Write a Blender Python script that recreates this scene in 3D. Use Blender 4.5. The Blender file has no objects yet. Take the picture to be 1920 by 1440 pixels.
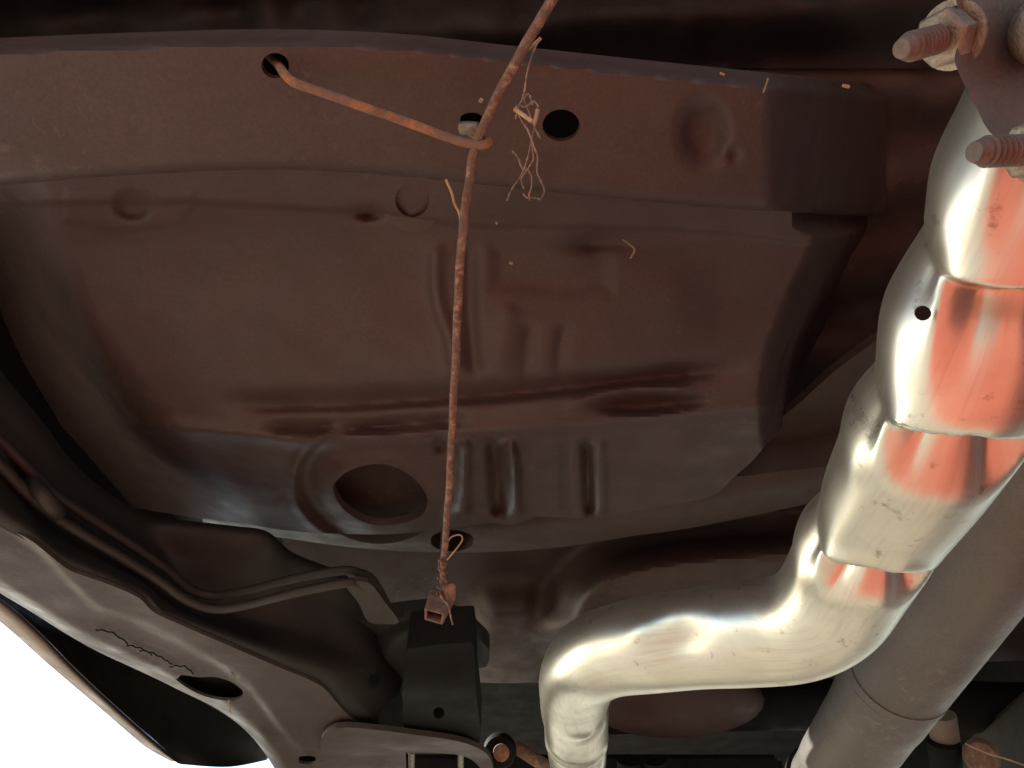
import bpy, bmesh, math, random
import numpy as np
random.seed(7); rng = np.random.default_rng(7)
S = bpy.context.scene
R = math.radians
# ------------------------------------------------------------------ camera
CH = 0.14                      # camera height above the ground
PITCH = R(45); F = 1420.0      # focal length in pixels of a 1920 wide frame
cam = bpy.data.cameras.new('camera'); camo = bpy.data.objects.new('camera', cam)
S.collection.objects.link(camo); S.camera = camo
cam.sensor_width = 36; cam.lens = F / 1920 * 36; cam.clip_start = 0.005; cam.clip_end = 500
camo.location = (0, 0, CH); camo.rotation_euler = (R(90) + PITCH, 0, 0)
# ------------------------------------------------------------------ light
SUN_EL, SUN_AZ = R(28), R(-64)          # azimuth clockwise from +Y
w = bpy.data.worlds.new('World'); S.world = w; w.use_nodes = True
nt = w.node_tree; nt.nodes.clear()
sky = nt.nodes.new('ShaderNodeTexSky'); sky.sky_type = 'NISHITA'; sky.sun_disc = False
sky.sun_elevation = SUN_EL; sky.sun_rotation = SUN_AZ
bg = nt.nodes.new('ShaderNodeBackground'); bg.inputs[1].default_value = 0.15
ou = nt.nodes.new('ShaderNodeOutputWorld')
nt.links.new(sky.outputs[0], bg.inputs[0]); nt.links.new(bg.outputs[0], ou.inputs[0])
sl = bpy.data.lights.new('sun', 'SUN'); sl.energy = 5; sl.angle = R(0.5); sl.color = (1, .95, .86)
so = bpy.data.objects.new('sun', sl); S.collection.objects.link(so)
so.rotation_euler = (R(90) - SUN_EL, 0, -SUN_AZ + math.pi)
S.view_settings.view_transform = 'Standard'; S.view_settings.look = 'None'
S.view_settings.exposure = 1.3; S.view_settings.gamma = 1
# ------------------------------------------------------------------ materials
def nmat(name):
    m = bpy.data.materials.new(name); m.use_nodes = True
    t = m.node_tree; b = t.nodes['Principled BSDF']
    tc = t.nodes.new('ShaderNodeTexCoord')
    return m, t, b, tc.outputs['Object']
def noise(t, vec, scale, detail=4, rough=.6, dist=0, stretch=None):
    if stretch:
        mp = t.nodes.new('ShaderNodeMapping'); mp.inputs['Scale'].default_value = stretch
        t.links.new(vec, mp.inputs[0]); vec = mp.outputs[0]
    n = t.nodes.new('ShaderNodeTexNoise'); n.inputs['Scale'].default_value = scale
    n.inputs['Detail'].default_value = detail; n.inputs['Roughness'].default_value = rough
    n.inputs['Distortion'].default_value = dist
    t.links.new(vec, n.inputs['Vector']); return n.outputs[0]
def ramp(t, fac, stops):
    r = t.nodes.new('ShaderNodeValToRGB'); e = r.color_ramp.elements
    while len(e) < len(stops): e.new(.5)
    for i, (p, c) in enumerate(stops):
        e[i].position = p; e[i].color = (*c, 1) if len(c) == 3 else c
    t.links.new(fac, r.inputs[0]); return r.outputs[0]
def mix(t, fac, a, b, mode='MIX'):
    m = t.nodes.new('ShaderNodeMix'); m.data_type = 'RGBA'; m.blend_type = mode
    if isinstance(fac, float): m.inputs[0].default_value = fac
    else: t.links.new(fac, m.inputs[0])
    for i, s in ((6, a), (7, b)):
        if isinstance(s, tuple): m.inputs[i].default_value = (*s, 1)
        else: t.links.new(s, m.inputs[i])
    return m.outputs[2]
def bump(t, b, h, strength, dist):
    n = t.nodes.new('ShaderNodeBump'); n.inputs['Strength'].default_value = strength
    n.inputs['Distance'].default_value = dist
    t.links.new(h, n.inputs['Height']); t.links.new(n.outputs[0], b.inputs['Normal'])
def paint(name, c1, c2, c3=None, rough=.6, bs=.35, scale=9, spec=.26, dirt=.5):
    m, t, b, v = nmat(name)
    col = ramp(t, noise(t, v, scale, 6, .6, .3), [(.3, c1), (.7, c2)])
    if c3: col = mix(t, ramp(t, noise(t, v, scale*.45, 7, .7, .6), [(.5, (0,0,0)), (.72, (dirt,)*3)]), col, c3)
    sp = ramp(t, noise(t, v, 420, 3, .7), [(.25, (.8,)*3), (.75, (1.15,)*3)])
    col = mix(t, 1.0, col, sp, 'MULTIPLY')
    fl = noise(t, v, 75, 8, .8, .5); zone = ramp(t, noise(t, v, 5.5, 3, .5), [(.48, (0,)*3), (.62, (1,)*3)])
    flm = mix(t, 1.0, ramp(t, fl, [(.56, (0,)*3), (.60, (.55,)*3)]), zone, 'MULTIPLY')
    col = mix(t, flm, col, tuple(x*1.75 for x in c2))
    chip = mix(t, 1.0, ramp(t, noise(t, v, 120, 6, .75, .3), [(.66, (0,)*3), (.69, (.7,)*3)]), zone, 'MULTIPLY')
    col = mix(t, chip, col, tuple(x*.4 for x in c1))
    t.links.new(col, b.inputs['Base Color'])
    t.links.new(ramp(t, noise(t, v, 22, 5), [(.3, (rough-.12,)*3), (.7, (rough+.15,)*3)]), b.inputs['Roughness'])
    b.inputs['Specular IOR Level'].default_value = spec
    h = mix(t, .35, noise(t, v, 55, 5, .6), noise(t, v, 700, 3, .6)); h = mix(t, .30, h, flm)
    bump(t, b, h, bs, .0025)
    return m
PAN = paint('painted_floor_steel', (0.0548, 0.0344, 0.0291), (0.0743, 0.0452, 0.0398), (0.0410, 0.0316, 0.0234), .5)
CROSS = paint('painted_beam_steel', (0.0515, 0.0329, 0.0289), (0.0638, 0.0422, 0.0361), (0.0432, 0.0329, 0.0268), .5)
REARM = paint('rear_floor_oxide_steel', (.052, .032, .027), (.072, .045, .038), (.04, .026, .021), .55)
SHELL = paint('oxide_red_shell', (0.042, 0.019, 0.016), (0.054, 0.025, 0.022), None, .6)
RAIL = paint('shaded_rail_steel', (0.014, 0.013, 0.011), (0.024, 0.020, 0.017), (0.035, 0.022, 0.017), .6, .35)  # dark copy of the rail steel, its shade put into the colour
RAILLO = paint('lit_rail_steel', (0.0360, 0.0266, 0.0230), (0.0612, 0.0475, 0.0418), (0.0288, 0.0202, 0.0166), .5, .4)  # lighter copy for the lit rail faces, light put into the colour
DARK = paint('grimy_black_steel', (.0045, .0045, .0037), (.0075, .007, .006), (.011, .007, .0055), .7, .5, 9, .15)
BLACK = paint('shade_and_rubber_black', (.006, .0055, .005), (.010, .009, .008), None, .85, .3)  # black stands in for shade in voids; also used for tyre and rubber
LINE = paint('dull_brake_line', (.020, .016, .013), (.033, .025, .021), (.045, .028, .021), .5, .2)
SHAFT = paint('satin_grey_shaft', (0.0749, 0.0684, 0.0583), (0.0972, 0.0878, 0.0749), (0.0713, 0.0533, 0.0439), .42, .5, 14, .5, .3)
FLANGE = paint('dusty_grey_flange', (0.068, 0.061, 0.052), (0.090, 0.079, 0.067), (0.054, 0.041, 0.034), .55, .5)
SILL = paint('sill_paint', (0.171, 0.126, 0.099), (0.225, 0.171, 0.135), None, .5)
def rust(name, a, b_, c, sc=120):
    m, t, b, v = nmat(name)
    col = ramp(t, noise(t, v, sc, 8, .75, .4), [(.32, a), (.5, b_), (.66, c)])
    big = ramp(t, noise(t, v, 34, 5, .6), [(.42, (0,)*3), (.62, (1,)*3)])
    col = mix(t, big, col, mix(t, .55, col, (.12, .08, .06)))
    t.links.new(col, b.inputs['Base Color']); b.inputs['Roughness'].default_value = .82
    bump(t, b, noise(t, v, sc*5, 6, .7), .9, .0007)
    return m
RUST = rust('rusty_rod', (.03, .018, .013), (.13, .066, .04), (.36, .24, .16), 210)
HOOK = rust('orange_rust_hook', (.10, .05, .03), (.16, .08, .04), (.42, .15, .035), 60)
CLIP = rust('rusted_clevis', (.07, .04, .027), (.16, .08, .048), (.30, .17, .10), 160)
BOLT = rust('bolt_steel', (.10, .085, .06), (.20, .18, .135), (.36, .34, .27), 90)
BOLT.node_tree.nodes['Principled BSDF'].inputs['Metallic'].default_value = .6
BOLT.node_tree.nodes['Principled BSDF'].inputs['Roughness'].default_value = .38
BOLTR = rust('rusty_thread', (.05, .046, .038), (.085, .075, .062), (.15, .13, .11), 90)
STRAW = rust('dry_straw', (.25, .15, .08), (.35, .23, .13), (.48, .36, .23), 90)
WEB = rust('dusty_web', (.18, .12, .085), (.24, .17, .12), (.32, .24, .18), 90)
# aluminised exhaust metal; its uv map runs along the pipe (x) and round it (y), in metres
PIPE, t, b, v = nmat('bright_exhaust_metal')
uvn = t.nodes.new('ShaderNodeUVMap').outputs[0]
streak = noise(t, uvn, 60, 6, .65, .2, (.35, 5, 1))
fine = noise(t, uvn, 240, 5, .7, 0, (.12, 6, 1))
big = noise(t, v, 17, 4, .6, .8)
c_ = mix(t, ramp(t, big, [(.38, (0,)*3), (.75, (.75,)*3)]), (.62, .62, .54), (.44, .41, .34))
c_ = mix(t, ramp(t, streak, [(.50, (0,)*3), (.72, (.38,)*3)]), c_, (.38, .31, .24))
c_ = mix(t, ramp(t, fine, [(.62, (0,)*3), (.74, (.55,)*3)]), c_, (.30, .24, .18))
spk = noise(t, v, 110, 4, .65)
c_ = mix(t, ramp(t, spk, [(.62, (0,)*3), (.72, (.6,)*3)]), c_, (.20, .15, .11))
t.links.new(c_, b.inputs['Base Color']); b.inputs['Metallic'].default_value = .95
t.links.new(ramp(t, mix(t, .5, mix(t, .5, noise(t, v, 60, 6, .7), streak), big), [(.32, (.24,)*3), (.68, (.42,)*3)]), b.inputs['Roughness'])
bump(t, b, mix(t, .5, mix(t, .4, noise(t, v, 30, 5, .55), noise(t, v, 260, 4, .6)), fine), .03, .0022)
# ------------------------------------------------------------------ helpers
cP, sP = math.cos(PITCH), math.sin(PITCH)
def ray(u, v):
    a = (np.asarray(u, float) - 960) / F; c = (720 - np.asarray(v, float)) / F
    return a, cP - c*sP, sP + c*cP
def atz(u, v, z):                       # point of the sight line at height z above the camera
    x, y, k = ray(u, v); t = np.asarray(z, float) / k
    return np.stack([x*t, y*t, k*t + CH], -1)
def atd(u, v, d):                       # point at depth d
    x, y, k = ray(u, v); return np.stack([x*d, y*d, k*d + CH], -1)
COL = S.collection
def ob(name, verts, faces, mat, parent=None, smooth=True):
    me = bpy.data.meshes.new(name)
    me.from_pydata([tuple(map(float, p)) for p in verts], [], [tuple(map(int, f)) for f in faces])
    me.validate(); me.update()
    if smooth: me.polygons.foreach_set('use_smooth', [True]*len(me.polygons))
    me.materials.append(mat)
    o = bpy.data.objects.new(name, me); COL.objects.link(o)
    if parent: o.parent = parent; o.matrix_parent_inverse = parent.matrix_world.inverted()
    return o
def tag(o, label, cat, group=None):
    o['label'] = label; o['category'] = cat
    if group: o['group'] = group
    return o
def empty(name, loc, label, cat, group=None):
    o = bpy.data.objects.new(name, None); COL.objects.link(o); o.location = loc
    o.empty_display_size = .02; bpy.context.view_layer.update()
    return tag(o, label, cat, group)
def recalc(o):
    bm = bmesh.new(); bm.from_mesh(o.data); bmesh.ops.recalc_face_normals(bm, faces=bm.faces); bm.to_mesh(o.data); bm.free(); return o
def crom(P, n=8, closed=False):
    P = np.asarray(P, float); m = len(P); out = []
    for i in range(m if closed else m-1):
        if closed: p0, p1, p2, p3 = P[(i-1) % m], P[i], P[(i+1) % m], P[(i+2) % m]
        else: p0, p1, p2, p3 = P[max(i-1, 0)], P[i], P[i+1], P[min(i+2, m-1)]
        for k in range(n):
            t = k/n
            out.append(.5*((2*p1) + (p2-p0)*t + (2*p0-5*p1+4*p2-p3)*t*t + (3*p1-p0-3*p2+p3)*t**3))
    if not closed: out.append(P[-1])
    return np.array(out)
def pdist(pts, poly, closed=True):
    """distance, nearest point on polyline, arclength fraction, inside"""
    A = poly; B = np.roll(poly, -1, 0)
    if not closed: A, B = poly[:-1], poly[1:]
    best = np.full(len(pts), 1e18); near = np.zeros_like(pts); ins = np.zeros(len(pts), bool); seg = np.zeros(len(pts))
    L = np.linalg.norm(B-A, axis=1); cum = np.concatenate([[0], np.cumsum(L)])
    for i, (a, b_) in enumerate(zip(A, B)):
        ab = b_-a; q = ab@ab
        if q < 1e-12: continue
        tt = np.clip(((pts-a)@ab)/q, 0, 1); pr = a + tt[:, None]*ab
        d = ((pts-pr)**2).sum(1); mk = d < best
        best[mk] = d[mk]; near[mk] = pr[mk]; seg[mk] = (cum[i]+tt*L[i])[mk]
        if closed:
            c = ((a[1] > pts[:, 1]) != (b_[1] > pts[:, 1]))
            with np.errstate(divide='ignore', invalid='ignore'):
                xx = (b_[0]-a[0])*(pts[:, 1]-a[1])/(b_[1]-a[1]) + a[0]
            ins ^= c & (pts[:, 0] < xx)
    return np.sqrt(best), near, seg/cum[-1], ins
def ss(x, a, b_):
    t = np.clip((x-a)/(b_-a), 0, 1); return t*t*(3-2*t)
def ell(cx, cy, rx, ry, rot=0, n=40):
    a = np.linspace(0, 2*np.pi, n, endpoint=False); x = rx*np.cos(a); y = ry*np.sin(a); c, s = math.cos(rot), math.sin(rot)
    return np.stack([cx+x*c-y*s, cy+x*s+y*c], -1)
def sheet(name, outline, zf, mat, parent=None, step=8, holes=(), lip=.003, smoothn=6):
    """pressed sheet metal: outline in sight-line coordinates, zf gives its real height, lip its folded edge"""
    outline = crom(outline, smoothn, True) if smoothn else np.asarray(outline, float)
    lo = outline.min(0)-step; hi = outline.max(0)+step
    us = np.arange(lo[0], hi[0]+step, step); vs = np.arange(lo[1], hi[1]+step, step)
    U, V = np.meshgrid(us, vs); pts = np.stack([U.ravel(), V.ravel()], -1); nu, nv = len(us), len(vs)
    keep = np.ones(len(pts), bool); tgt = pts.copy()
    d, near, _, ins = pdist(pts, outline); keep &= ins; tgt[~ins] = near[~ins]
    for h in holes:
        d2, n2, _, i2 = pdist(pts, h); keep &= ~i2; tgt[i2] = n2[i2]
    idx = np.arange(nu*nv).reshape(nv, nu)
    q = np.stack([idx[:-1, :-1].ravel(), idx[:-1, 1:].ravel(), idx[1:, 1:].ravel(), idx[1:, :-1].ravel()], -1)
    q = q[keep[q].any(1)]
    used = np.unique(q); remap = -np.ones(len(pts), int); remap[used] = np.arange(len(used)); q = remap[q]
    P = tgt[used]
    z = zf(P[:, 0], P[:, 1]); X = atz(P[:, 0], P[:, 1], z)
    verts = X.tolist(); faces = [tuple(f) for f in q]
    if lip:
        cnt = {}
        for f in faces:
            for i in range(4):
                e = (f[i], f[(i+1) % 4]); k = (min(e), max(e)); cnt[k] = None if k in cnt else e
        nb = {}
        for k, e in cnt.items():
            if e is None: continue
            for x in e:
                if x not in nb: nb[x] = len(verts); p = verts[x]; verts.append([p[0], p[1], p[2]+lip])
            faces.append((e[1], e[0], nb[e[0]], nb[e[1]]))
    o = ob(name, verts, faces, mat, parent)
    m = o.modifiers.new('edge', 'EDGE_SPLIT'); m.split_angle = R(50)
    return o
def loft(name, curves, mat, parent=None, n=70, sub=6, hole=None):
    """curves: lists of (u, v, z); the surface runs smoothly along and across them"""
    C = []
    for c in curves:
        P = crom(c, 12); L = np.concatenate([[0], np.cumsum(np.linalg.norm(np.diff(P[:, :2], axis=0), axis=1))])
        s = np.linspace(0, L[-1], n); C.append(np.stack([np.interp(s, L, P[:, k]) for k in range(3)], -1))
    C = np.array(C); X = np.array([atz(c[:, 0], c[:, 1], c[:, 2]) for c in C])
    if sub > 1:
        X = np.stack([crom(X[:, j], sub) for j in range(n)], 1)
    m = len(X); V = X.reshape(-1, 3); idx = np.arange(m*n).reshape(m, n)
    q = np.stack([idx[:-1, :-1].ravel(), idx[1:, :-1].ravel(), idx[1:, 1:].ravel(), idx[:-1, 1:].ravel()], -1)
    if hole is not None:
        W = V-[0, 0, CH]; D = W[:, 1]*cP+W[:, 2]*sP; pv = 720-F*(-W[:, 1]*sP+W[:, 2]*cP)/D; pu = 960+F*W[:, 0]/D
        _, nr, _, ins = pdist(np.stack([pu, pv], -1), hole); q = q[~ins[q].all(1)]
        V = V.copy(); V[ins] = atd(nr[ins, 0], nr[ins, 1], D[ins])
    return ob(name, V, q, mat, parent)
def frames(P):
    T = np.gradient(P, axis=0); T /= np.linalg.norm(T, axis=1)[:, None]
    N = np.zeros_like(P); n = np.cross(T[0], [0.3, .2, 1.]); n /= np.linalg.norm(n); N[0] = n
    for i in range(1, len(P)):
        n = N[i-1] - T[i]*(N[i-1]@T[i]); N[i] = n/np.linalg.norm(n)
    return T, N, np.cross(T, N)
def tube(name, P, r, mat, parent=None, seg=14, cap=True, rf=None):
    P = np.asarray(P, float); n = len(P); T, N, B = frames(P)
    r = np.full(n, r) if np.isscalar(r) else np.asarray(r)
    a = np.linspace(0, 2*np.pi, seg, endpoint=False)
    V = P[:, None] + r[:, None, None]*(np.cos(a)[None, :, None]*N[:, None] + np.sin(a)[None, :, None]*B[:, None])
    V = V.reshape(-1, 3).tolist(); fs = []
    for i in range(n-1):
        for j in range(seg):
            k = (j+1) % seg; fs.append((i*seg+j, i*seg+k, (i+1)*seg+k, (i+1)*seg+j))
    if cap: fs.append(tuple(range(seg))[::-1]); fs.append(tuple(range((n-1)*seg, n*seg)))
    o = ob(name, V, fs, mat, parent)
    m = o.modifiers.new('edge', 'EDGE_SPLIT'); m.split_angle = R(50)
    return o
def px(pts, n=8):                       # (u, v, depth) control points -> smooth 3D path
    p = crom(pts, n); return atd(p[:, 0], p[:, 1], p[:, 2])
def pz(pts, n=8):
    p = crom(pts, n); return atz(p[:, 0], p[:, 1], p[:, 2])
def box(name, lo, hi, mat, parent=None, bev=0):
    bm = bmesh.new(); bmesh.ops.create_cube(bm, size=1)
    for vv in bm.verts: vv.co = [(l+h)/2 + c*(h-l) for l, h, c in zip(lo, hi, vv.co)]
    if bev: bmesh.ops.bevel(bm, geom=bm.edges, offset=bev, segments=2, affect='EDGES')
    me = bpy.data.meshes.new(name); bm.to_mesh(me); bm.free(); me.materials.append(mat)
    o = bpy.data.objects.new(name, me); COL.objects.link(o)
    if parent: o.parent = parent; o.matrix_parent_inverse = parent.matrix_world.inverted()
    return o
# ------------------------------------------------------------------ ground
GR, t, b, v = nmat('pale_concrete_paving')
n1 = noise(t, v, 5, 8, .65)
pale = ramp(t, n1, [(.3, (.34, .30, .235)), (.7, (.48, .43, .34))])
t.links.new(pale, b.inputs['Base Color']); b.inputs['Roughness'].default_value = .9
bump(t, b, noise(t, v, 60, 6), .5, .01)
g = ob('ground', [(-60, -60, 0), (60, -60, 0), (60, 60, 0), (-60, 60, 0)], [(0, 1, 2, 3)], GR, None, False)
g['kind'] = 'structure'
MATM = paint('red_reflection_mat', (.52, .13, .085), (.64, .18, .12), None, .9, .6, 6, .1)  # unseen mat, added so the pipe picks up red reflections
mt = ob('mat', [(x, y, .006+.002*math.sin(x*9+y*5)) for y in np.linspace(-1.6, .375, 30) for x in np.linspace(-.22, 1.0, 24)], [(j*24+i, j*24+i+1, (j+1)*24+i+1, (j+1)*24+i) for j in range(29) for i in range(23)], MATM)
mm = mt.modifiers.new('solid', 'SOLIDIFY'); mm.thickness = .004
tag(mt, 'unseen red cloth mat added on the ground below to give red reflections in the exhaust pipe', 'mat')
wheel = empty('light_block_wheel', (-.50, 1.66, .3), 'unseen black rear tyre added just below the frame to block light beyond the sill', 'wheel')  # unseen wheel, added to block sun and sky from the front left
def ring(name, prof, mat, x0):
    a = np.linspace(0, 2*np.pi, 48, endpoint=False); V = [(x0+dx, 1.66+r_*math.cos(t_), .30+r_*math.sin(t_)) for dx, r_ in prof for t_ in a]
    fs = [(k*48+i, k*48+(i+1) % 48, (k+1)*48+(i+1) % 48, (k+1)*48+i) for k in range(len(prof)-1) for i in range(48)]
    return recalc(ob(name, V, fs, mat, wheel))
ring('tyre', [(-.07, .19), (-.095, .22), (-.095, .27), (-.08, .295), (-.03, .30), (.03, .30), (.08, .295), (.095, .27), (.095, .22), (.07, .19)], BLACK, -.46)
ring('rim', [(-.07, .192), (-.05, .18), (.03, .175), (.05, .08), (.05, .001)], DARK, -.46)
# ------------------------------------------------------------------ car underbody
car = empty('car_underbody', (0, 1, 0.55), 'brown painted underside of a car with pressed floor pan, beams and dark chassis rail', 'car underbody')
def cm_z(u, v):
    P = np.stack([u, v], -1)
    d, _, s, _ = pdist(P, CM_LOW, False)
    below = v > np.interp(u, CM_LOW[:, 0], CM_LOW[:, 1])
    z = .400 + .00*u
    dd = np.where(below, 0, d)
    r = 26.
    z = z + .011*np.where(dd < r, 1-np.sqrt(np.clip(1-(1-np.clip(dd/r, 0, 1))**2, 0, 1)), 0)
    up = np.interp(u, CM_UP[:, 0], CM_UP[:, 1]); e = v-up
    z = z + .03*ss(-e, -22, 10) 
    # pressed dome and shallow waves
    z += .010*np.exp(-(((u-1318)/42)**2 + ((v-250)/58)**2)**2)
    z += .0045*np.exp(-(((u-1375)/10)**2 + ((v-290)/12)**2))
    z += .0015*np.sin(u/170.+v/90)
    z += .30*ss(u, 1430, 1675)  # right end bent up to fall dark, in place of a cast shadow
    return z
CM_LOW = crom([(-400, 372), (0, 347), (200, 331), (480, 318), (700, 326), (960, 352), (1300, 386), (1600, 404), (1760, 414), (2100, 420)], 10)
CM_UP = crom([(-400, 100), (0, 82), (250, 72), (500, 66), (740, 74), (960, 97), (1300, 133), (1650, 166), (2100, 190)], 10)
cmo = np.concatenate([CM_UP-[0, 6], CM_LOW[::-1]]); cmo[:, 0] = np.minimum(cmo[:, 0], 1662)
cmh = [ell(516, 123, 26, 24), ell(1052, 235, 35, 30), ell(884, 226, 24, 15)]
sheet('cross_member', cmo, cm_z, CROSS, car, 7, cmh, .004, 0)
# ---- floor pan
LEFT = crom([(-120, 250), (-20, 330), (40, 400), (80, 500), (130, 620), (225, 760), (320, 880), (400, 960), (430, 1010)], 10)
RIGHT = crom([(1640, 250), (1620, 400), (1590, 480), (1535, 600), (1500, 700), (1500, 800), (1520, 880), (1540, 960)], 10)
LG = rng.standard_normal((160, 240))
def lump(u, v, cell):
    a = np.clip((np.asarray(u)+400)/cell, 0, 237); b = np.clip((np.asarray(v)+100)/cell, 0, 157)
    i = a.astype(int); j = b.astype(int); fa = a-i; fb = b-j; fa = fa*fa*(3-2*fa); fb = fb*fb*(3-2*fb)
    return (LG[j, i]*(1-fa)+LG[j, i+1]*fa)*(1-fb)+(LG[j+1, i]*(1-fa)+LG[j+1, i+1]*fa)*fb
def groove(u, v, pts, hw, n=6, closed=False):
    d, _, s, _ = pdist(np.stack([u, v], -1), crom(pts, n), False)
    e = ss(np.minimum(s, 1-s), 0, .16)**2
    return np.exp(-(d/hw)**2*1.1)*e**.5
def pan_z(u, v):
    P = np.stack([u, v], -1)
    z = .484 - .030*ss(v, 420, 800)
    # transition from the beam: flange step
    seam = np.interp(u, [-100, 80, 350, 370, 690, 900, 1100, 1250, 1400, 1560, 1700], [385, 382, 378, 380, 398, 425, 425, 430, 441, 465, 480])
    z += .006*ss(v-seam, -6, 6) - .012*(1-ss(v, 350, 470))
    # left mounting plate
    d, _, _, ins = pdist(P, np.array([(120, 350), (372, 350), (366, 385), (345, 428), (200, 436), (110, 420)], float))
    z -= .0015*np.where(ins, np.minimum(d/12, 1), 0)
    z += .010*np.exp(-(((u-250)/34)**2+((v-384)/26)**2)**2)
    z += .012*np.exp(-(((u-690)/26)**2+((v-400)/11)**2))
    # right patch, torn sealer
    d, _, _, ins = pdist(P, np.array([(905, 440), (1110, 430), (1165, 470), (1160, 560), (1080, 570), (905, 560)], float))
    z += .004*np.where(ins, ss(d, 0, 40), 0)
    z += .010*np.exp(-(((u-1120)/55)**2+((v-452)/18)**2))
    # upright swages through the middle
    z -= .006*groove(u, v, [(825, 440), (816, 500), (822, 570), (845, 640), (860, 720)], 16)
    z += .006*groove(u, v, [(882, 440), (880, 560), (893, 720)], 16)
    z -= .003*groove(u, v, [(955, 560), (945, 640), (925, 730)], 24)
    z += .004*groove(u, v, [(1000, 600), (990, 650), (985, 730)], 16)
    z += .004*groove(u, v, [(1062, 600), (1050, 660), (1048, 725)], 14)
    # long horizontal grooves
    z += .015*groove(u, v, [(385, 745), (470, 757), (620, 756), (850, 742), (1000, 730), (1120, 716), (1300, 697), (1430, 690)], 20)
    z += .010*groove(u, v, [(480, 795), (560, 800), (700, 797), (890, 784)], 17)
    z += .014*np.exp(-(((u-1213)/92)**2+((v-756+(u-1213)*.03)/20)**2)**2)
    z -= .0035*groove(u, v, [(1050, 775), (1130, 735), (1230, 728), (1320, 738)], 10)
    # crease, then the lower face
    cr = np.interp(u, [300, 560, 850, 1120, 1490, 1600], [800, 822, 812, 791, 755, 740])
    z += .052*np.clip((v-cr)/190, 0, 1.2) - .006*np.exp(-((v-cr)/16)**2)
    z -= .0*u
    # round emboss with the drain opening
    r = np.sqrt(((u-712)/150)**2+((v-905)/110)**2)
    z += .005*np.exp(-((r-.93)/.14)**2)*(ss(-u, -900, -600)) - .006*np.exp(-((r-1.08)/.08)**2)*ss(-u, -760, -560)
    d, _, _, ins = pdist(P, HOLE)
    z -= .010*np.exp(-(d/26)**2)
    z += .016*np.exp(-(((u-830)/18)**2+((v-835)/16)**2))
    # short upright ribs at the far edge
    for x0, x1, dep, wd in ((872, 868, -.007, 14), (925, 935, .009, 15), (958, 968, -.008, 12), (1060, 1063, .003, 12), (1098, 1105, .008, 11), (1125, 1130, -.003, 10)):
        z += 2.3*dep*groove(u, v, [(x0, 815), ((x0+x1)/2, 880), (x1, 975)], wd)
    z -= .006*np.exp(-(((u-985)/26)**2+((v-905)/22)**2))
    z += .006*np.exp(-(((u-905)/22)**2+((v-955)/12)**2)) + .006*np.exp(-(((u-1000)/16)**2+((v-968)/10)**2)) + .006*np.exp(-(((u-965)/14)**2+((v-838)/12)**2))
    z -= .008*np.exp(-(((u-850)/20)**2+((v-955)/22)**2))
    # dirt crust relief
    z += .0004*np.exp(-(((u-380)/170)**2+((v-520)/90)**2))*lump(u, v, 14)
    z += .0012*lump(u, v, 110)
    # side walls turn up
    d, _, s, _ = pdist(P, LEFT, False); xl = np.interp(v, LEFT[:, 1], LEFT[:, 0])
    o = np.where(u < xl, d, -d); z += .24*ss(o, -70, 230)
    d, _, s, _ = pdist(P, RIGHT, False); xr = np.interp(v, RIGHT[::-1, 1][::-1], RIGHT[:, 0])
    o = np.where(u > xr, d, -d); z += .30*ss(o, -80, 50)  # right side bent up steeply, shadow there put into the shape
    z = np.maximum(z, np.where(v < 520, .435 + .31*ss(u, 1430, 1675), 0) - .4*ss(v, 420, 520))
    return z
HOLE = crom([(628, 905), (660, 880), (715, 870), (765, 888), (798, 925), (797, 958), (765, 978), (700, 984), (650, 960), (628, 930)], 6, True)
pano = [(-250, 200), (300, 280), (900, 280), (1500, 330), (1700, 330), (1672, 420), (1620, 520), (1570, 640), (1530, 720), (1480, 790), (1440, 830), (1410, 865), (1375, 896), (1345, 925), (1310, 937), (1240, 950), (1130, 968), (1080, 971), (1010, 969), (990, 975), (960, 984), (925, 980), (890, 984), (850, 990), (780, 998), (700, 1002), (560, 997), (430, 978), (330, 965), (180, 930), (30, 820), (-120, 660), (-260, 440)]
ph = [HOLE, ell(773, 375, 32, 32)]
sheet('floor_pan', pano, pan_z, PAN, car, 5, ph, .010, 5)
# tub seen through the drain opening
def tub_z(u, v):
    r = np.sqrt(((u-712)/125.)**2+((v-925)/95.)**2); return .535 - .012*ss(r, .45, 1.0) + .004*np.exp(-((u-705)/6)**2-((v-925)/5)**2)
sheet('drain_tub', ell(712, 925, 125, 95), tub_z, CROSS, car, 6, (), .002, 0)
sheet('backing_plate', ell(773, 375, 60, 60), lambda u, v: .477+.004*ss(v, 360, 400), PAN, car, 12, (), .002, 0)
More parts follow.
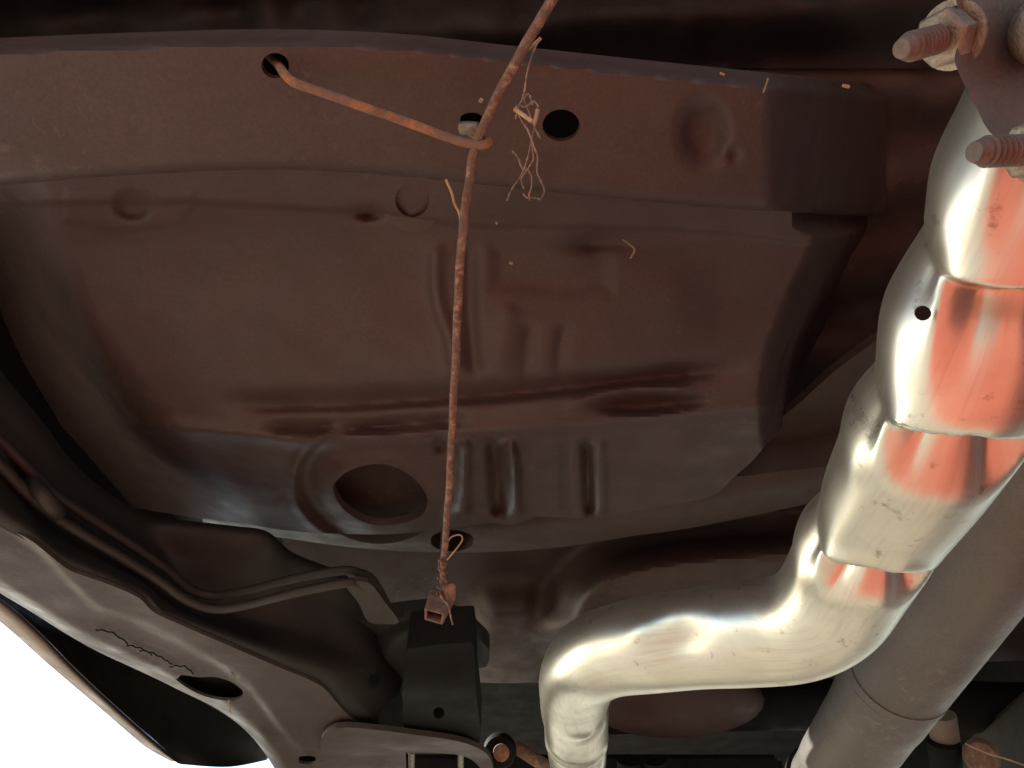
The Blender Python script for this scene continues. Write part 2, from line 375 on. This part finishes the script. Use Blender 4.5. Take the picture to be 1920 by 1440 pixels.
# ---- second beam behind the pan
def b2_z(u, v):
    low = np.interp(u, B2L[:, 0], B2L[:, 1]); e = low - v
    return .528 + .02*(1-np.clip(e/26, 0, 1))**2 + .05*ss(-u, -1120, -800) - .012*np.exp(-((e-45)/30)**2)
B2L = crom([(380, 985), (540, 1010), (700, 1030), (880, 1036), (1050, 1026), (1180, 1006), (1300, 989), (1500, 948), (1700, 900)], 8)
b2 = np.concatenate([B2L, crom([(1700, 850), (1560, 873), (1460, 884), (1380, 893), (1300, 880), (900, 920), (540, 940), (380, 930)], 6)])
sheet('rear_beam', b2, b2_z, REARM, car, 6, [ell(848, 1014, 42, 20)], .05, 0)
def b3_z(u, v):
    z = .64 + 0*u
    P = np.stack([u, v], -1); poly = crom([(1045, 1130), (1085, 1075), (1160, 1035), (1300, 1010), (1560, 985), (1750, 960), (1750, 1260), (1250, 1230), (1045, 1200)], 6, True)
    d, _, _, ins = pdist(P, poly); sd = np.where(ins, d, -d)
    z -= .115*ss(sd, -45, 55)
    poly = crom([(900, 1140), (960, 1120), (1005, 1140), (1010, 1290), (890, 1290)], 6, True)
    d, _, _, ins = pdist(P, poly); sd = np.where(ins, d, -d); z -= .05*ss(sd, -50, 40)
    return z
sheet('rear_floor', [(520, 985), (800, 985), (1300, 955), (1760, 880), (1760, 1100), (1500, 1240), (1100, 1282), (1005, 1280), (890, 1280), (700, 1260), (600, 1100)], b3_z, REARM, car, 8, (), .02, 2)
sheet('tunnel_side', [(1405, 872), (1450, 800), (1500, 755), (1640, 640), (1850, 560), (1950, 760), (1800, 800), (1560, 833), (1460, 846)], lambda u, v: .56+0*u, PAN, car, 10, (), .01, 2)
# ---- upper shell closing the body over everything, its black standing in for deep shade
box('upper_floor', (-.57, -.50, .90), (1.09, 3.0, .98), BLACK, car, .01)
box('side_wall', (1.07, -.49, .54), (1.09, 2.98, .90), BLACK, car)
box('rear_panel', (-.56, 2.95, .55), (1.07, 2.97, .90), BLACK, car)
box('right_rail', (.76, -.49, .46), (.90, 2.94, .62), RAIL, car, .012)
fl = lambda u, v: .70 + .010*np.sin(v/26.+u/400.) + .004*lump(u, v, 60)
sheet('upper_tunnel_panel', [(1400, 100), (2300, 100), (2300, 700), (1900, 900), (1400, 900)], lambda u, v: fl(u, v)+.008, REARM, car, 14, (), .002, 0)
sheet('shade_side_panel', [(-400, 110), (500, 110), (520, 1000), (300, 1010), (-400, 900)], lambda u, v: fl(u, v)+.008, RAIL, car, 14, (), .002, 0)  # fills the left void; dark colour stands in for shade
sheet('shade_front_panel', [(-400, -300), (2300, -300), (2300, 128), (-400, 128)], fl, RAIL, car, 14, (), .002, 0)  # fills the gap above the beam, shade put into its dark colour
# ---- sill
si = [(-120, 1040, .40), (0, 1126, .40), (75, 1192, .40), (140, 1258, .40), (240, 1350, .40), (300, 1402, .40), (335, 1432, .40)]
sout = [(-120, 1080, .405), (0, 1166, .405), (90, 1245, .405), (190, 1330, .405), (262, 1392, .405), (285, 1408, .405), (322, 1428, .405)]
loft('sill_flange', [sout, [((a[0]+c[0])/2, (a[1]+c[1])/2-2, .396) for a, c in zip(si, sout)], si, [(a+3, b_-3, .412) for a, b_, c in si]], SILL, car, 60, 4)
sm = [(a+4, b_-2, .410) for a, b_, c in si]
loft('inner_sill', [sm[:-1]+[(338, 1433, .41)], [(-100, 1000, .46), (50, 1120, .46), (170, 1220, .46), (280, 1310, .46), (390, 1400, .45), (430, 1438, .44)],
                    [(-60, 950, .56), (130, 1080, .56), (300, 1190, .56), (450, 1290, .56), (520, 1370, .54), (500, 1425, .52)]], RAIL, car, 60, 8)
box('sill_wall', (-.565, -.4, .60), (-.545, 1.08, .90), BLACK, car)
# ---- chassis rail
A = [(-120, 560), (-30, 660), (25, 730), (80, 795), (125, 855), (175, 905), (250, 955), (300, 973), (435, 990), (500, 1001), (550, 1040), (645, 1080), (700, 1130), (748, 1185)]
Bc = [(-120, 760), (0, 880), (60, 935), (110, 975), (180, 1015), (250, 1055), (310, 1090), (350, 1120), (400, 1140), (470, 1160), (560, 1180), (640, 1210), (700, 1240), (752, 1290)]
Cc = [(-120, 910), (0, 982), (60, 1015), (125, 1066), (165, 1082), (215, 1100), (262, 1122), (288, 1148), (340, 1172), (400, 1198), (520, 1250), (600, 1285), (642, 1330), (690, 1370), (758, 1384)]
Dc = [(-120, 1040), (0, 1112), (60, 1148), (120, 1186), (180, 1220), (240, 1248), (300, 1276), (340, 1296), (400, 1325), (440, 1352), (475, 1385), (505, 1425), (525, 1460), (540, 1490)]
z3 = lambda c, z: [(a, b_, z) for a, b_ in c]
up = lambda c, z, du=0, dv=0: [(a+du, b_+dv, z) for a, b_ in c]
Cc2 = [(a-1, b_+5) for a, b_ in Cc]
loft('chassis_rail', [up(A, .47, 0, 4), z3(A, .425), z3([((a[0]+c[0])/2, (a[1]+c[1])/2) for a, c in zip(A, Bc)], .395), z3(Bc, .365), z3([((a[0]*.3+c[0]*.7), (a[1]*.3+c[1]*.7)) for a, c in zip(Bc, Cc)], .33), z3(Cc2, .3245)], RAIL, car, 220, 10, ell(702, 1276, 9, 18, -.15))
def rl_z(u, v):
    P = np.stack([u, v], -1)
    z = .322 + 0*u
    d, _, s, _ = pdist(P, crom(Dc, 6), False)
    z += .02*(1-np.clip(d/22, 0, 1))**2
    d, _, s, _ = pdist(P, crom([(-60, 930), (60, 1020), (130, 1090), (185, 1140), (260, 1165), (400, 1240), (470, 1290), (530, 1370), (600, 1440)], 6), False)
    below = v > np.interp(u, [-60, 60, 130, 185, 260, 400, 470, 530, 600], [930, 1020, 1090, 1140, 1165, 1240, 1290, 1370, 1440])
    z += .006*ss(np.where(below, d, -d), -6, 10)
    z += .0012*np.exp(-(((u-270)/90)**2+((v-1225-(u-270)*.45)/12)**2))*np.sin(u/6.)*np.sin(v/3.)
    return z
rlo = [(-120, 905)] + Cc[1:] + [(760, 1400), (740, 1480), (560, 1500)] + Dc[::-1]
slot = crom([(326, 1269), (345, 1266), (375, 1270), (400, 1269), (430, 1277), (453, 1293), (455, 1305), (440, 1313), (405, 1311), (375, 1302), (345, 1286)], 5, True)
sheet('rail_underside', rlo, rl_z, RAILLO, car, 6, [slot, ell(577, 1425, 22, 8)], .003, 4)
sheet('slot_shade_sheet', [(60, 1110), (300, 1180), (520, 1280), (700, 1420), (640, 1480), (540, 1460), (470, 1375), (330, 1288), (180, 1215)], lambda u, v: .352+0*u, BLACK, car, 20, (), 0, 3)  # black sheet added behind the slot as painted shade
sheet('oval_shade_sheet', [(590, 1180), (740, 1200), (752, 1290), (750, 1375), (650, 1340), (560, 1240)], lambda u, v: .40+0*u, BLACK, car, 20, (), 0, 3)  # black sheet added behind the oval hole as painted shade
box('hole_shade_plate', (-.5, .168, .572), (-.08, .232, .575), BLACK, car)  # black plate added so the left beam hole looks shaded
box('hole_shade_plate', (-.08, .198, .572), (.15, .232, .575), BLACK, car)  # same black stand-in for shade behind the other beam holes
# brake lines with a clip
l1 = [(-80, 800, .37), (0, 872, .362), (45, 918, .357), (95, 962, .352), (150, 998, .350), (230, 1046, .348), (300, 1090, .345), (345, 1122, .342), (395, 1141, .342), (450, 1137, .342), (550, 1112, .342), (640, 1094, .345), (672, 1096, .348), (693, 1120, .35), (715, 1160, .35)]
l2 = [(-80, 752, .39), (0, 826, .385), (45, 872, .378), (100, 925, .373), (160, 966, .370), (240, 1018, .366), (310, 1066, .364), (355, 1103, .362), (400, 1117, .362), (460, 1108, .362), (560, 1083, .362), (640, 1070, .364), (672, 1074, .366), (700, 1090, .37), (735, 1155, .37)]
tube('brake_line', pz(l1), .0042, LINE, car, 10)
tube('brake_line', pz(l2), .0042, LINE, car, 10)
c0 = atz(92, 946, .352); 
tube('line_clip', pz([(62, 905, .372), (78, 925, .352), (96, 948, .346), (108, 962, .352)], 5), .0062, LINE, car, 8)
for k_, pts_ in enumerate(([(180, 1180), (210, 1184), (240, 1204)], [(238, 1207), (262, 1218), (285, 1225)], [(262, 1222), (285, 1222), (310, 1240), (322, 1246)], [(318, 1247), (345, 1250), (362, 1262)])):
    P_ = crom([(a_, b_+3*math.sin(a_*.4)) for a_, b_ in pts_], 8); P_ = np.stack([P_[:, 0], P_[:, 1]+1.3*np.sin(np.arange(len(P_))*1.3)], -1)
    tube('sealer_crack', atz(P_[:, 0], P_[:, 1], .3215+.004), .0007, DARK, car, 6)
# gusset strap, mount dome, box and lower plate
sheet('strap', [(650, 1098), (690, 1092), (722, 1130), (748, 1166), (720, 1170), (690, 1165), (672, 1130)], lambda u, v: .345+0*u, LINE, car, 5, (), .004, 3)
def dome_z(u, v): 
    r = ((u-800)/120.)**2+((v-1240)/90.)**2; return .375 + .02*ss(r, .3, 1.)
sheet('mount_dome', [(655, 1165), (700, 1166), (760, 1158), (810, 1156), (860, 1170), (905, 1205), (918, 1225), (912, 1250), (892, 1256), (880, 1300), (760, 1300), (700, 1240)], dome_z, RAIL, car, 5, (), .02, 3)
sheet('mount_bracket', [(762, 1225), (775, 1215), (870, 1205), (888, 1215), (893, 1300), (898, 1402), (830, 1396), (762, 1378), (756, 1300)], lambda u, v: .322+.03*ss(-v, -1300, -1190)+0*u, DARK, car, 5, [ell(823, 1337, 11, 11)], .04, 3)
def lp_z(u, v): return .312 + .012*ss(v, 1390, 1425) + 0*u
sheet('lower_plate', [(628, 1366), (700, 1368), (780, 1378), (850, 1388), (895, 1402), (918, 1420), (925, 1450), (905, 1444), (885, 1425), (850, 1414), (770, 1411), (750, 1416), (742, 1460), (640, 1470), (600, 1400)], lp_z, RAILLO, car, 5, (), .006, 3)
for x in (772, 864): tube('spring_pin', pz([(x, 1409, .33), (x, 1470, .34)], 4), .004, BOLT, car, 10)
box('rear_hanger', (-.36, 1.33, .44), (.45, 1.42, .60), BLACK, car, .01)
# ------------------------------------------------------------------ exhaust
ex = empty('exhaust_pipe', atd(1794, 708, .27), 'bright silver crinkle-bent exhaust pipe with rusty red reflections crossing the lower right', 'exhaust pipe')
RP = .030
ctl = [(2075, -60, .205), (2060, 80, .215), (2006, 220, .225), (1946, 360, .235), (1874, 520, .250), (1806, 690, .266), (1724, 850, .305), (1646, 975, .345), (1592, 1075, .380), (1550, 1140, .402), (1490, 1175, .42), (1400, 1187, .44), (1300, 1197, .462), (1200, 1210, .49), (1130, 1226, .52), (1090, 1256, .565), (1078, 1300, .62), (1080, 1360, .69), (1083, 1430, .78), (1086, 1500, .88)]
pc = crom(ctl, 30); PP = atd(pc[:, 0], pc[:, 1], pc[:, 2])
L = np.concatenate([[0], np.cumsum(np.linalg.norm(np.diff(PP, axis=0), axis=1))])
sN = np.linspace(0, L[-1], 620); PP = np.stack([np.interp(sN, L, PP[:, k]) for k in range(3)], -1)
k = np.ones(9)/9; PQ = PP.copy()
for j in range(3): PQ[4:-4, j] = np.convolve(PP[:, j], k, 'valid')
PP = PQ; C0 = np.array([0, 0, CH])
rel = PP-C0; dep = rel[:, 1]*cP+rel[:, 2]*sP; vv_ = 720-F*((-rel[:, 1]*sP+rel[:, 2]*cP)/dep); uu_ = 960+F*rel[:, 0]/dep
def arc_at(v0):  # arc length where the pipe passes image row v0
    i = np.argmin(np.abs(vv_[:420]-v0)); return sN[i]
T = np.gradient(PP, axis=0); T /= np.linalg.norm(T, axis=1)[:, None]
tocam = C0-PP; tocam -= T*(tocam*T).sum(1)[:, None]; Fr = tocam/np.linalg.norm(tocam, axis=1)[:, None]   # towards the viewer's side
Sd = np.cross(T, Fr)                                                                                    # to one side
if Sd[100, 0] < 0: Sd = -Sd
seg = 96; th = np.linspace(0, 2*np.pi, seg, endpoint=False)   # 0 = front, +pi/2 = right, -pi/2 = left
tw = (th+np.pi) % (2*np.pi)-np.pi
SS, TH = np.meshgrid(sN, tw, indexing='ij')
RR = np.ones_like(SS)
FV = [275, 545, 815, 1062]
folds = [arc_at(x_) for x_ in FV]; per = np.diff(folds).mean()
Bv = PP[:, None] + RP*1.0*(np.cos(TH)[:, :, None]*Fr[:, None] + np.sin(TH)[:, :, None]*Sd[:, None]) - C0
BD = Bv[..., 1]*cP + Bv[..., 2]*sP; BV = 720 - F*(-Bv[..., 1]*sP + Bv[..., 2]*cP)/BD
f = np.cos(TH); front = ss(f, -.1, .7); fp = np.cos(TH-.47); left = ss(-TH, .30, .75)*ss(TH, -2.6, -1.9); right = ss(np.sin(TH), .45, .95)
for i in range(4):
    line = np.zeros(seg)
    for j, a_ in enumerate(tw):
        ac = np.clip(a_, -1.45, 1.25)
        jj = np.argmin(np.abs(tw-ac)); tv = FV[i] + 18*math.sin(ac) - 135*float(ss(-ac, .35, 1.5))
        line[j] = sN[np.argmin(np.abs(BV[:400, jj]-tv))]
    line = np.convolve(np.concatenate([line[-3:], line, line[:3]])[::1], np.ones(7)/7, 'valid') if False else line
    bk = np.abs(tw) > 1.4
    pr = per*(1.0 if i < 3 else .9)
    line = np.convolve(np.r_[line[-6:], line, line[:6]], np.ones(13)/13, 'valid') + .0003*np.interp(tw, np.linspace(-np.pi, np.pi, 60), rng.standard_normal(60))
    x = (SS-line[None, :])/pr
    amp = 1.0 if i else .35
    RR += amp*ss(fp, .4, .8)*.04*np.exp(-((x+.05)/.10)**2)*ss(-x, -.005, .02)
    xc = np.clip(x, 0, .55)/.55; pm = ss(fp, .50+.30*xc, .78+.22*xc)
    RR -= amp*pm*.46*ss(x, -.04, .055)*(1-ss(x, .02, .52))
    RR -= amp*left*(.11*np.exp(-(np.abs(x)/.24)**1.3) + .05*ss(x, -.03, .02)*np.exp(-(np.abs(x)/.22)**1.2))
    RR += left*.07*np.exp(-((x-.40)/.20)**2)
    RR -= amp*right*.06*np.exp(-(np.abs(x)/.09)**1.3)
# elbow at the far end: folds and dent
fe = sN[np.argmin(np.abs(vv_-1378)+1e3*(uu_ > 1150))]
x = (SS-fe)/per; RR -= front*.55*ss(x, -.03, .03)*(1-ss(x, .05, .8)); RR += front*.10*np.exp(-((x+.1)/.1)**2)*(x < 0)
fe2 = sN[np.argmin(np.abs(vv_-1318)+1e3*(uu_ > 1150))]
x = (SS-fe2)/per; RR += .26*np.exp(-((SS-fe2+.004)/.010)**2-((TH-.45)/.40)**2); rs = ss(np.sin(TH), -.2, .6); RR -= .28*rs*np.exp(-(x/.18)**2)*ss(f, -.6, .4)
# hammered dent on the straight run
sd = sN[np.argmin(np.abs(uu_-1325)+1e3*(vv_ < 1150))]
RR -= .16*np.exp(-(((SS-sd)/.016)**2+((TH-.05)/.40)**2)) - .05*np.exp(-(((SS-sd-.028)/.010)**2+((TH+.3)/.3)**2))
RR += .008*np.sin(SS*90+np.sin(TH*2))*ss(SS, arc_at(1063), arc_at(1063)+.05)
rad = RP*np.interp(sN, [0, arc_at(700), arc_at(1063), L[-1]*.7, L[-1]], [1.03, 1.03, .98, .97, .95])
V = PP[:, None] + (rad[:, None]*RR)[:, :, None]*(np.cos(TH)[:, :, None]*Fr[:, None] + np.sin(TH)[:, :, None]*Sd[:, None])
n = len(sN); idx = np.arange(n*seg).reshape(n, seg); nx = np.roll(idx, -1, 1)
q = np.stack([idx[:-1].ravel(), nx[:-1].ravel(), nx[1:].ravel(), idx[1:].ravel()], -1)
po = recalc(ob('pipe', V.reshape(-1, 3), q, PIPE, ex))
uvl = po.data.uv_layers.new(name='UVMap'); vi = np.zeros(len(po.data.loops), int); po.data.loops.foreach_get('vertex_index', vi)
uvc = np.stack([SS.ravel()[vi], (np.abs(TH)*RP).ravel()[vi]], -1); uvl.data.foreach_set('uv', uvc.ravel())
# small drilled mark
tube('drain_plug', px([(1729, 586, .236), (1731, 588, .232)], 2), .0022, DARK, ex, 12)
# flange plate: a true slab
def slab(name, poly, d0, d1, mat, parent, tilt=0):
    p = crom(poly, 3, True); n = len(p)
    a = atd(p[:, 0], p[:, 1], d0+tilt*(p[:, 0]-1860)/1000); b_ = a + (atd(1860, 100, d1)-atd(1860, 100, d0))
    fs = [tuple(range(n)), tuple(range(2*n-1, n-1, -1))] + [(i, n+i, n+(i+1) % n, (i+1) % n) for i in range(n)]
    o = recalc(ob(name, np.concatenate([a, b_]), fs, mat, parent, False))
    m = o.modifiers.new('bevel', 'BEVEL'); m.width = .0012; m.segments = 2; m.limit_method = 'ANGLE'; return o
slab('flange', [(1782, -60), (1790, -10), (1803, 60), (1790, 105), (1797, 135), (1815, 172), (1834, 208), (1850, 240), (1880, 262), (1990, 280), (2100, 200), (2100, -60)], .178, .190, FLANGE, ex, .10)
def stud(tip, base, d0, d1, r, nut_at, nr, mat, threads=True, nt_mat=BOLT):
    a = atd(*tip, d0); b_ = atd(*base, d1); ax = b_-a; ln = np.linalg.norm(ax); ax /= ln
    pts = []; rr = []
    m = 260
    for i in range(m):
        s = ln*i/(m-1); pts.append(a+ax*s)
        taper = min(1, .72+s/(r*.9)*.28) if s < r*.9 else 1
        rr.append(r*taper*(1+(.15*math.sin(s/.0008*math.pi) if s > r*.8 else 0)))
    s_ = tube('stud', pts, rr, mat, ex, 20)
    if nut_at is not None:
        T = ax; N = np.cross(T, [.2, .4, 1.]); N /= np.linalg.norm(N); B = np.cross(T, N)
        c = a+ax*ln*nut_at; h = nr*.82; V = []; fs = []
        for lv, (off, k_) in enumerate([(-h/2, .86), (-h/2+nr*.1, 1), (h/2-nr*.08, 1), (h/2, .9)]):
            for i in range(6):
                an = i*math.pi/3+.25; V.append(c+T*off+nr*k_*(math.cos(an)*N+math.sin(an)*B))
        for lv in range(3):
            for i in range(6): j = (i+1) % 6; fs.append((lv*6+i, lv*6+j, lv*6+6+j, lv*6+6+i))
        fs += [tuple(range(5, -1, -1)), tuple(range(18, 24))]
        o = recalc(ob('nut', V, fs, nt_mat, s_, False)); mm = o.modifiers.new('bevel', 'BEVEL'); mm.width = nr*.07; mm.segments = 2
        wpt = [c+T*(h/2), c+T*(h/2+nr*.12)]
        wsh = tube('washer', wpt, nr*1.18, nt_mat, s_, 28)
    return s_
stud((1690, 92), (1838, 52), .168, .182, .0029, .53, .0066, BOLTR)
stud((1826, 285), (1960, 280), .166, .172, .0031, .80, .0066, BOLTR)
# rounded collar on the flange, far right
tube('collar', [atd(1972, 52, .166), atd(1972, 52, .168), atd(1972, 52, .171), atd(1976, 54, .182)], [.0055, .0078, .0085, .0085], BOLT, ex, 30)
# ------------------------------------------------------------------ drive shaft
ds = empty('drive_shaft', atd(1690, 1270, .59), 'satin grey round drive shaft with a weld seam running behind the silver exhaust', 'drive shaft')
def shp(p): return px(p, 6)
up_ = shp([(2240, 420, .32), (1935, 895, .440), (1810, 1085, .505), (1688, 1262, .585)])
o = tube('shaft_tube', up_, .0375, SHAFT, ds, 64)
tube('weld_seam', shp([(1689, 1260.5, .5835), (1681, 1272, .5895)]), .0379, SHAFT, ds, 64)
tube('tapered_end', shp([(1681, 1272, .5895), (1640, 1335, .625), (1565, 1450, .70), (1520, 1520, .75)]), [.0372]*6+[.0362]*6+[.035]*7, SHAFT, ds, 64)
tube('rubber_band', shp([(1553, 1467, .712), (1549, 1474, .716)]), .0385, BLACK, ds, 48)
# ------------------------------------------------------------------ hook, rod, clevis
rod = empty('hanging_rod', atd(850, 700, .43), 'long thin rusty rod hanging down the middle through the wire hook', 'rod')
rp = px([(1075, -60, .335), (1035, 0, .345), (985, 85, .360), (938, 170, .374), (905, 240, .384), (889, 285, .388), (880, 340, .392), (868, 430, .398), (860, 540, .408), (856, 640, .42), (850, 760, .44), (845, 860, .46), (839, 960, .48), (833, 1040, .497), (829, 1092, .508)], 8)
q_ = np.arange(len(rp)); rp[:, 0] += .00015*np.sin(q_*.7)
Tn, Nn, Bn = frames(rp)
tube('rod', rp, np.interp(q_, [0, 40, len(q_)*.75, len(q_)-1], [.0026, .0025, .0023, .0021]), RUST, rod, 14)
hk = empty('wire_hook', atz(700, 195, .385), 'orange rusted wire hook reaching from the round hole to the rod', 'hook')
hp = pz([(500, 100, .44), (512, 112, .418), (524, 124, .402), (533, 138, .392), (552, 155, .386), (600, 172, .383), (680, 200, .378), (760, 228, .373), (830, 254, .367), (870, 267, .362), (900, 272, .359), (914, 269, .360), (912, 261, .366), (895, 255, .374), (880, 246, .38), (868, 236, .39)], 7)
tube('hook_wire', hp, .0024, HOOK, hk, 16)
tube('hook_tip', pz([(866, 240, .378), (880, 240, .376), (896, 242, .375)], 3), [.0035, .0036, .0036, .0036, .0036, .0036, .0034], BOLT, hk, 14)
cl = empty('clevis', atd(825, 1130, .5), 'small rusty hollow clevis bound with thin wire at the rod end', 'clevis')
def uclip():
    bm = bmesh.new(); V = []
    O = atd(817, 1150, .500)
    def ad(poly, dz):
        a = [atd(u, v, d) for u, v, d in poly]; return a
    # cupped sleeve: four-sided hollow tube with wall thickness
    outer1 = [(806, 1106, .518), (848, 1112, .514), (846, 1142, .512), (806, 1134, .516)]
    outer0 = [(801, 1124, .504), (841, 1132, .500), (838, 1157, .498), (800, 1148, .502)]
    outerm = [(796, 1141, .492), (834, 1151, .488), (830, 1172, .488), (796, 1162, .492)]
    rings = []
    for R_ in (outer1, outer0, outerm):
        rings.append(np.array([atd(*p) for p in R_]))
    vs = []; 
    for r in rings: vs += list(r)
    for r in rings[::-1]:
        c = r.mean(0); vs += list(c+(r-c)*.74)
    fs = []
    for k in range(5):
        for i in range(4): j = (i+1) % 4; fs.append((k*4+i, k*4+j, k*4+4+j, k*4+4+i))
    return recalc(ob('sleeve', vs, fs, CLIP, cl, False))
us_ = uclip(); mm = us_.modifiers.new('bevel', 'BEVEL'); mm.width = .0007; mm.segments = 2
p = np.array([(828, 1098), (850, 1094), (855, 1100), (853, 1124), (846, 1140), (838, 1148), (836, 1120)], float)
a_ = atd(p[:, 0], p[:, 1], .505); b__ = a_ + np.array([.0, .0016, .0012]); nn = len(p)
o = recalc(ob('tab', np.concatenate([a_, b__]), [tuple(range(nn)), tuple(range(2*nn-1, nn-1, -1))]+[(i, nn+i, nn+(i+1) % nn, (i+1) % nn) for i in range(nn)], CLIP, cl, False))
hel = []
for i in range(60):
    s = i/59; a = s*2*math.pi*4.5; u = 832-4*s; v = 1040+75*s
    P0 = atd(u, v, .498+.012*s); hel.append(P0+.0033*np.array([math.cos(a), math.sin(a)*.7, math.sin(a)*.7]))
tube('binding_wire', hel, .0006, RUST, cl, 6)
tube('binding_wire', px([(838, 1050, .497), (855, 1030, .492), (867, 1012, .49), (862, 1003, .492), (848, 1006, .496), (841, 1014, .50)], 8), .0005, STRAW, cl, 6)
tube('binding_wire', px([(834, 1048, .497), (824, 1052, .492), (823, 1062, .49), (828, 1078, .492), (836, 1092, .50), (826, 1110, .49), (828, 1120, .488), (840, 1135, .485), (845, 1155, .483), (849, 1172, .482)], 8), .0006, RUST, cl, 6)
# ------------------------------------------------------------------ cobweb and straw
cw = empty('cobweb', atd(985, 240, .37), 'dusty cobweb strands with bits of straw beside the rod and round hole', 'cobweb')
strands = [[(1010, 75), (1000, 100), (990, 140), (982, 175), (975, 195), (968, 225)], [(975, 195), (985, 200), (1000, 190), (1010, 200)], [(978, 190), (990, 178), (998, 195)], [(968, 198), (975, 225), (985, 240), (995, 260), (998, 280), (1000, 300)],
           [(998, 250), (990, 290), (985, 310), (975, 330), (960, 355), (952, 378)], [(960, 283), (972, 295), (980, 315), (992, 318)], [(990, 240), (1000, 275), (1008, 295), (1005, 320), (1015, 345), (1022, 358), (1015, 372)],
           [(985, 312), (1000, 330), (998, 350), (990, 365), (995, 375)], [(980, 365), (990, 372), (1002, 370), (1012, 375)], [(1000, 300), (990, 318), (980, 338), (982, 350)], [(982, 175), (990, 210), (1000, 235), (1012, 260)], [(1008, 205), (1004, 225), (1000, 250)]]
for s_ in strands:
    pts = [(a+rng.normal(0, 1.2), b_+rng.normal(0, 1.5), .372+rng.normal(0, .003)+(b_-200)*.00006) for a, b_ in s_]
    P_ = px(pts, 6); tube('strand', P_, np.abs(.00028*(1+.5*rng.standard_normal(len(P_))))+.0001, WEB, cw, 5)
for s_, r_ in (([(964, 204), (980, 215), (998, 228)], .0011), ([(1008, 205), (1005, 220), (1001, 232)], .0011), ([(991, 92), (1003, 82), (1014, 72)], .0009)):
    tube('straw', px([(a, b_, .368) for a, b_ in s_], 3), r_, STRAW, cw, 6)
def bit(pts, z, r, label, mat=STRAW):
    o = tube('straw', pz([(a, b_, z) for a, b_ in pts], 4), r, mat, None, 6)
    return tag(o, label, 'straw')
bit([(1440, 147), (1437, 158), (1431, 174)], .398, .0005, 'pale straw sliver stuck on the beam near its upper right edge')
bit([(1350, 137), (1358, 141)], .405, .0007, 'tiny pale crumb on the upper beam edge, left of the straw sliver')
bit([(1580, 160), (1592, 163)], .405, .0009, 'tiny orange crumb on the upper beam edge, nearest the exhaust')
bit([(836, 337), (843, 352), (848, 365), (852, 382), (861, 400), (864, 420)], .385, .0008, 'frayed fibre peeling off the rod just under the beam edge')
bit([(1168, 450), (1180, 458), (1190, 468), (1182, 484)], .462, .0007, 'curled pale root fibre on the torn sealer right of the rod')
bit([(955, 492), (961, 494)], .462, .0013, 'small pale crumb on the pan, right of the rod middle')
bit([(899, 187), (904, 190)], .39, .0014, 'small pinkish crumb just above the hook tip')
bit([(930, 416), (932, 420)], .455, .0009, 'speck of grit beneath the cobweb')
bit([(430, 1312), (428, 1322), (432, 1336)], .322, .0008, 'little tuft of straw under the slot of the pale rail')
bit([(838, 640), (840, 641)], .47, .0006, 'fine speck left of the rod at mid height')
# ------------------------------------------------------------------ rear axle clutter
ax = empty('rear_axle', atd(1300, 1340, 1.2), 'dark rear axle half hidden beneath the silver exhaust at the bottom', 'axle')
tube('axle_tube', px([(1060, 1330, 1.25), (1500, 1320, 1.25), (2000, 1330, 1.25)], 6), .04, DARK, ax, 32)
nP = 24; V = []; fs = []
cc = atd(1270, 1320, 1.15)
bm = bmesh.new(); bmesh.ops.create_uvsphere(bm, u_segments=32, v_segments=20, radius=1)
for q2 in bm.verts: q2.co = (cc[0]+q2.co.x*.13, cc[1]+q2.co.y*.10, cc[2]+q2.co.z*.035)
me = bpy.data.meshes.new('axle_housing'); bm.to_mesh(me); bm.free(); me.materials.append(SHELL)
for p_ in me.polygons: p_.use_smooth = True
o = bpy.data.objects.new('axle_housing', me); COL.objects.link(o); o.parent = ax; o.matrix_parent_inverse = ax.matrix_world.inverted()
for x, z_, h in ((1225, 1.1, .03), (1180, 1.1, .02)): tube('housing_bolt', px([(x, 1425, z_), (x, 1460, z_)], 3), .018, DARK, ax, 16)
bushing = empty('rubber_bushing', atd(937, 1408, .95), 'rusty round bushing ring between mount bracket and exhaust elbow', 'bushing')
tube('bushing_ring', px([(937, 1411, .95), (937, 1403, .97)], 3), [.019, .021, .021, .019], DARK, bushing, 24)
tube('bushing_bolt', px([(940, 1412, .93), (939, 1408, .96)], 3), .010, HOOK, bushing, 20)
tube('bushing_arm', px([(965, 1400, .97), (985, 1412, .96), (1010, 1428, .95), (1050, 1450, .94)], 4), .008, CLIP, bushing, 10)
sb = empty('shock_bracket', atd(1765, 1380, .95), 'pinkish upright metal bracket right of the drive shaft end', 'bracket')
tube('bracket_body', px([(1765, 1340, .95), (1772, 1385, .95), (1778, 1450, .95)], 4), .017, SILL, sb, 24)
tube('bracket_sleeve', px([(1770, 1392, .94), (1776, 1450, .94)], 4), .019, DARK, sb, 24)
tube('bracket_ring', px([(1840, 1420, .9), (1840, 1416, .92)], 3), [.016, .02, .02, .018], CLIP, sb, 24)
wq = tag(tube('thin_wire', px([(1810, 1394, .88), (1850, 1412, .86), (1890, 1424, .84), (1940, 1442, .82)], 6), .0009, STRAW, None, 6), 'thin pale wire at the bottom right corner', 'wire')
sheet('rear_floor_side', [(1720, 900), (2050, 860), (2050, 1236), (1700, 1244)], lambda u, v: .58+0*u, PAN, car, 12, (), .02, 0)
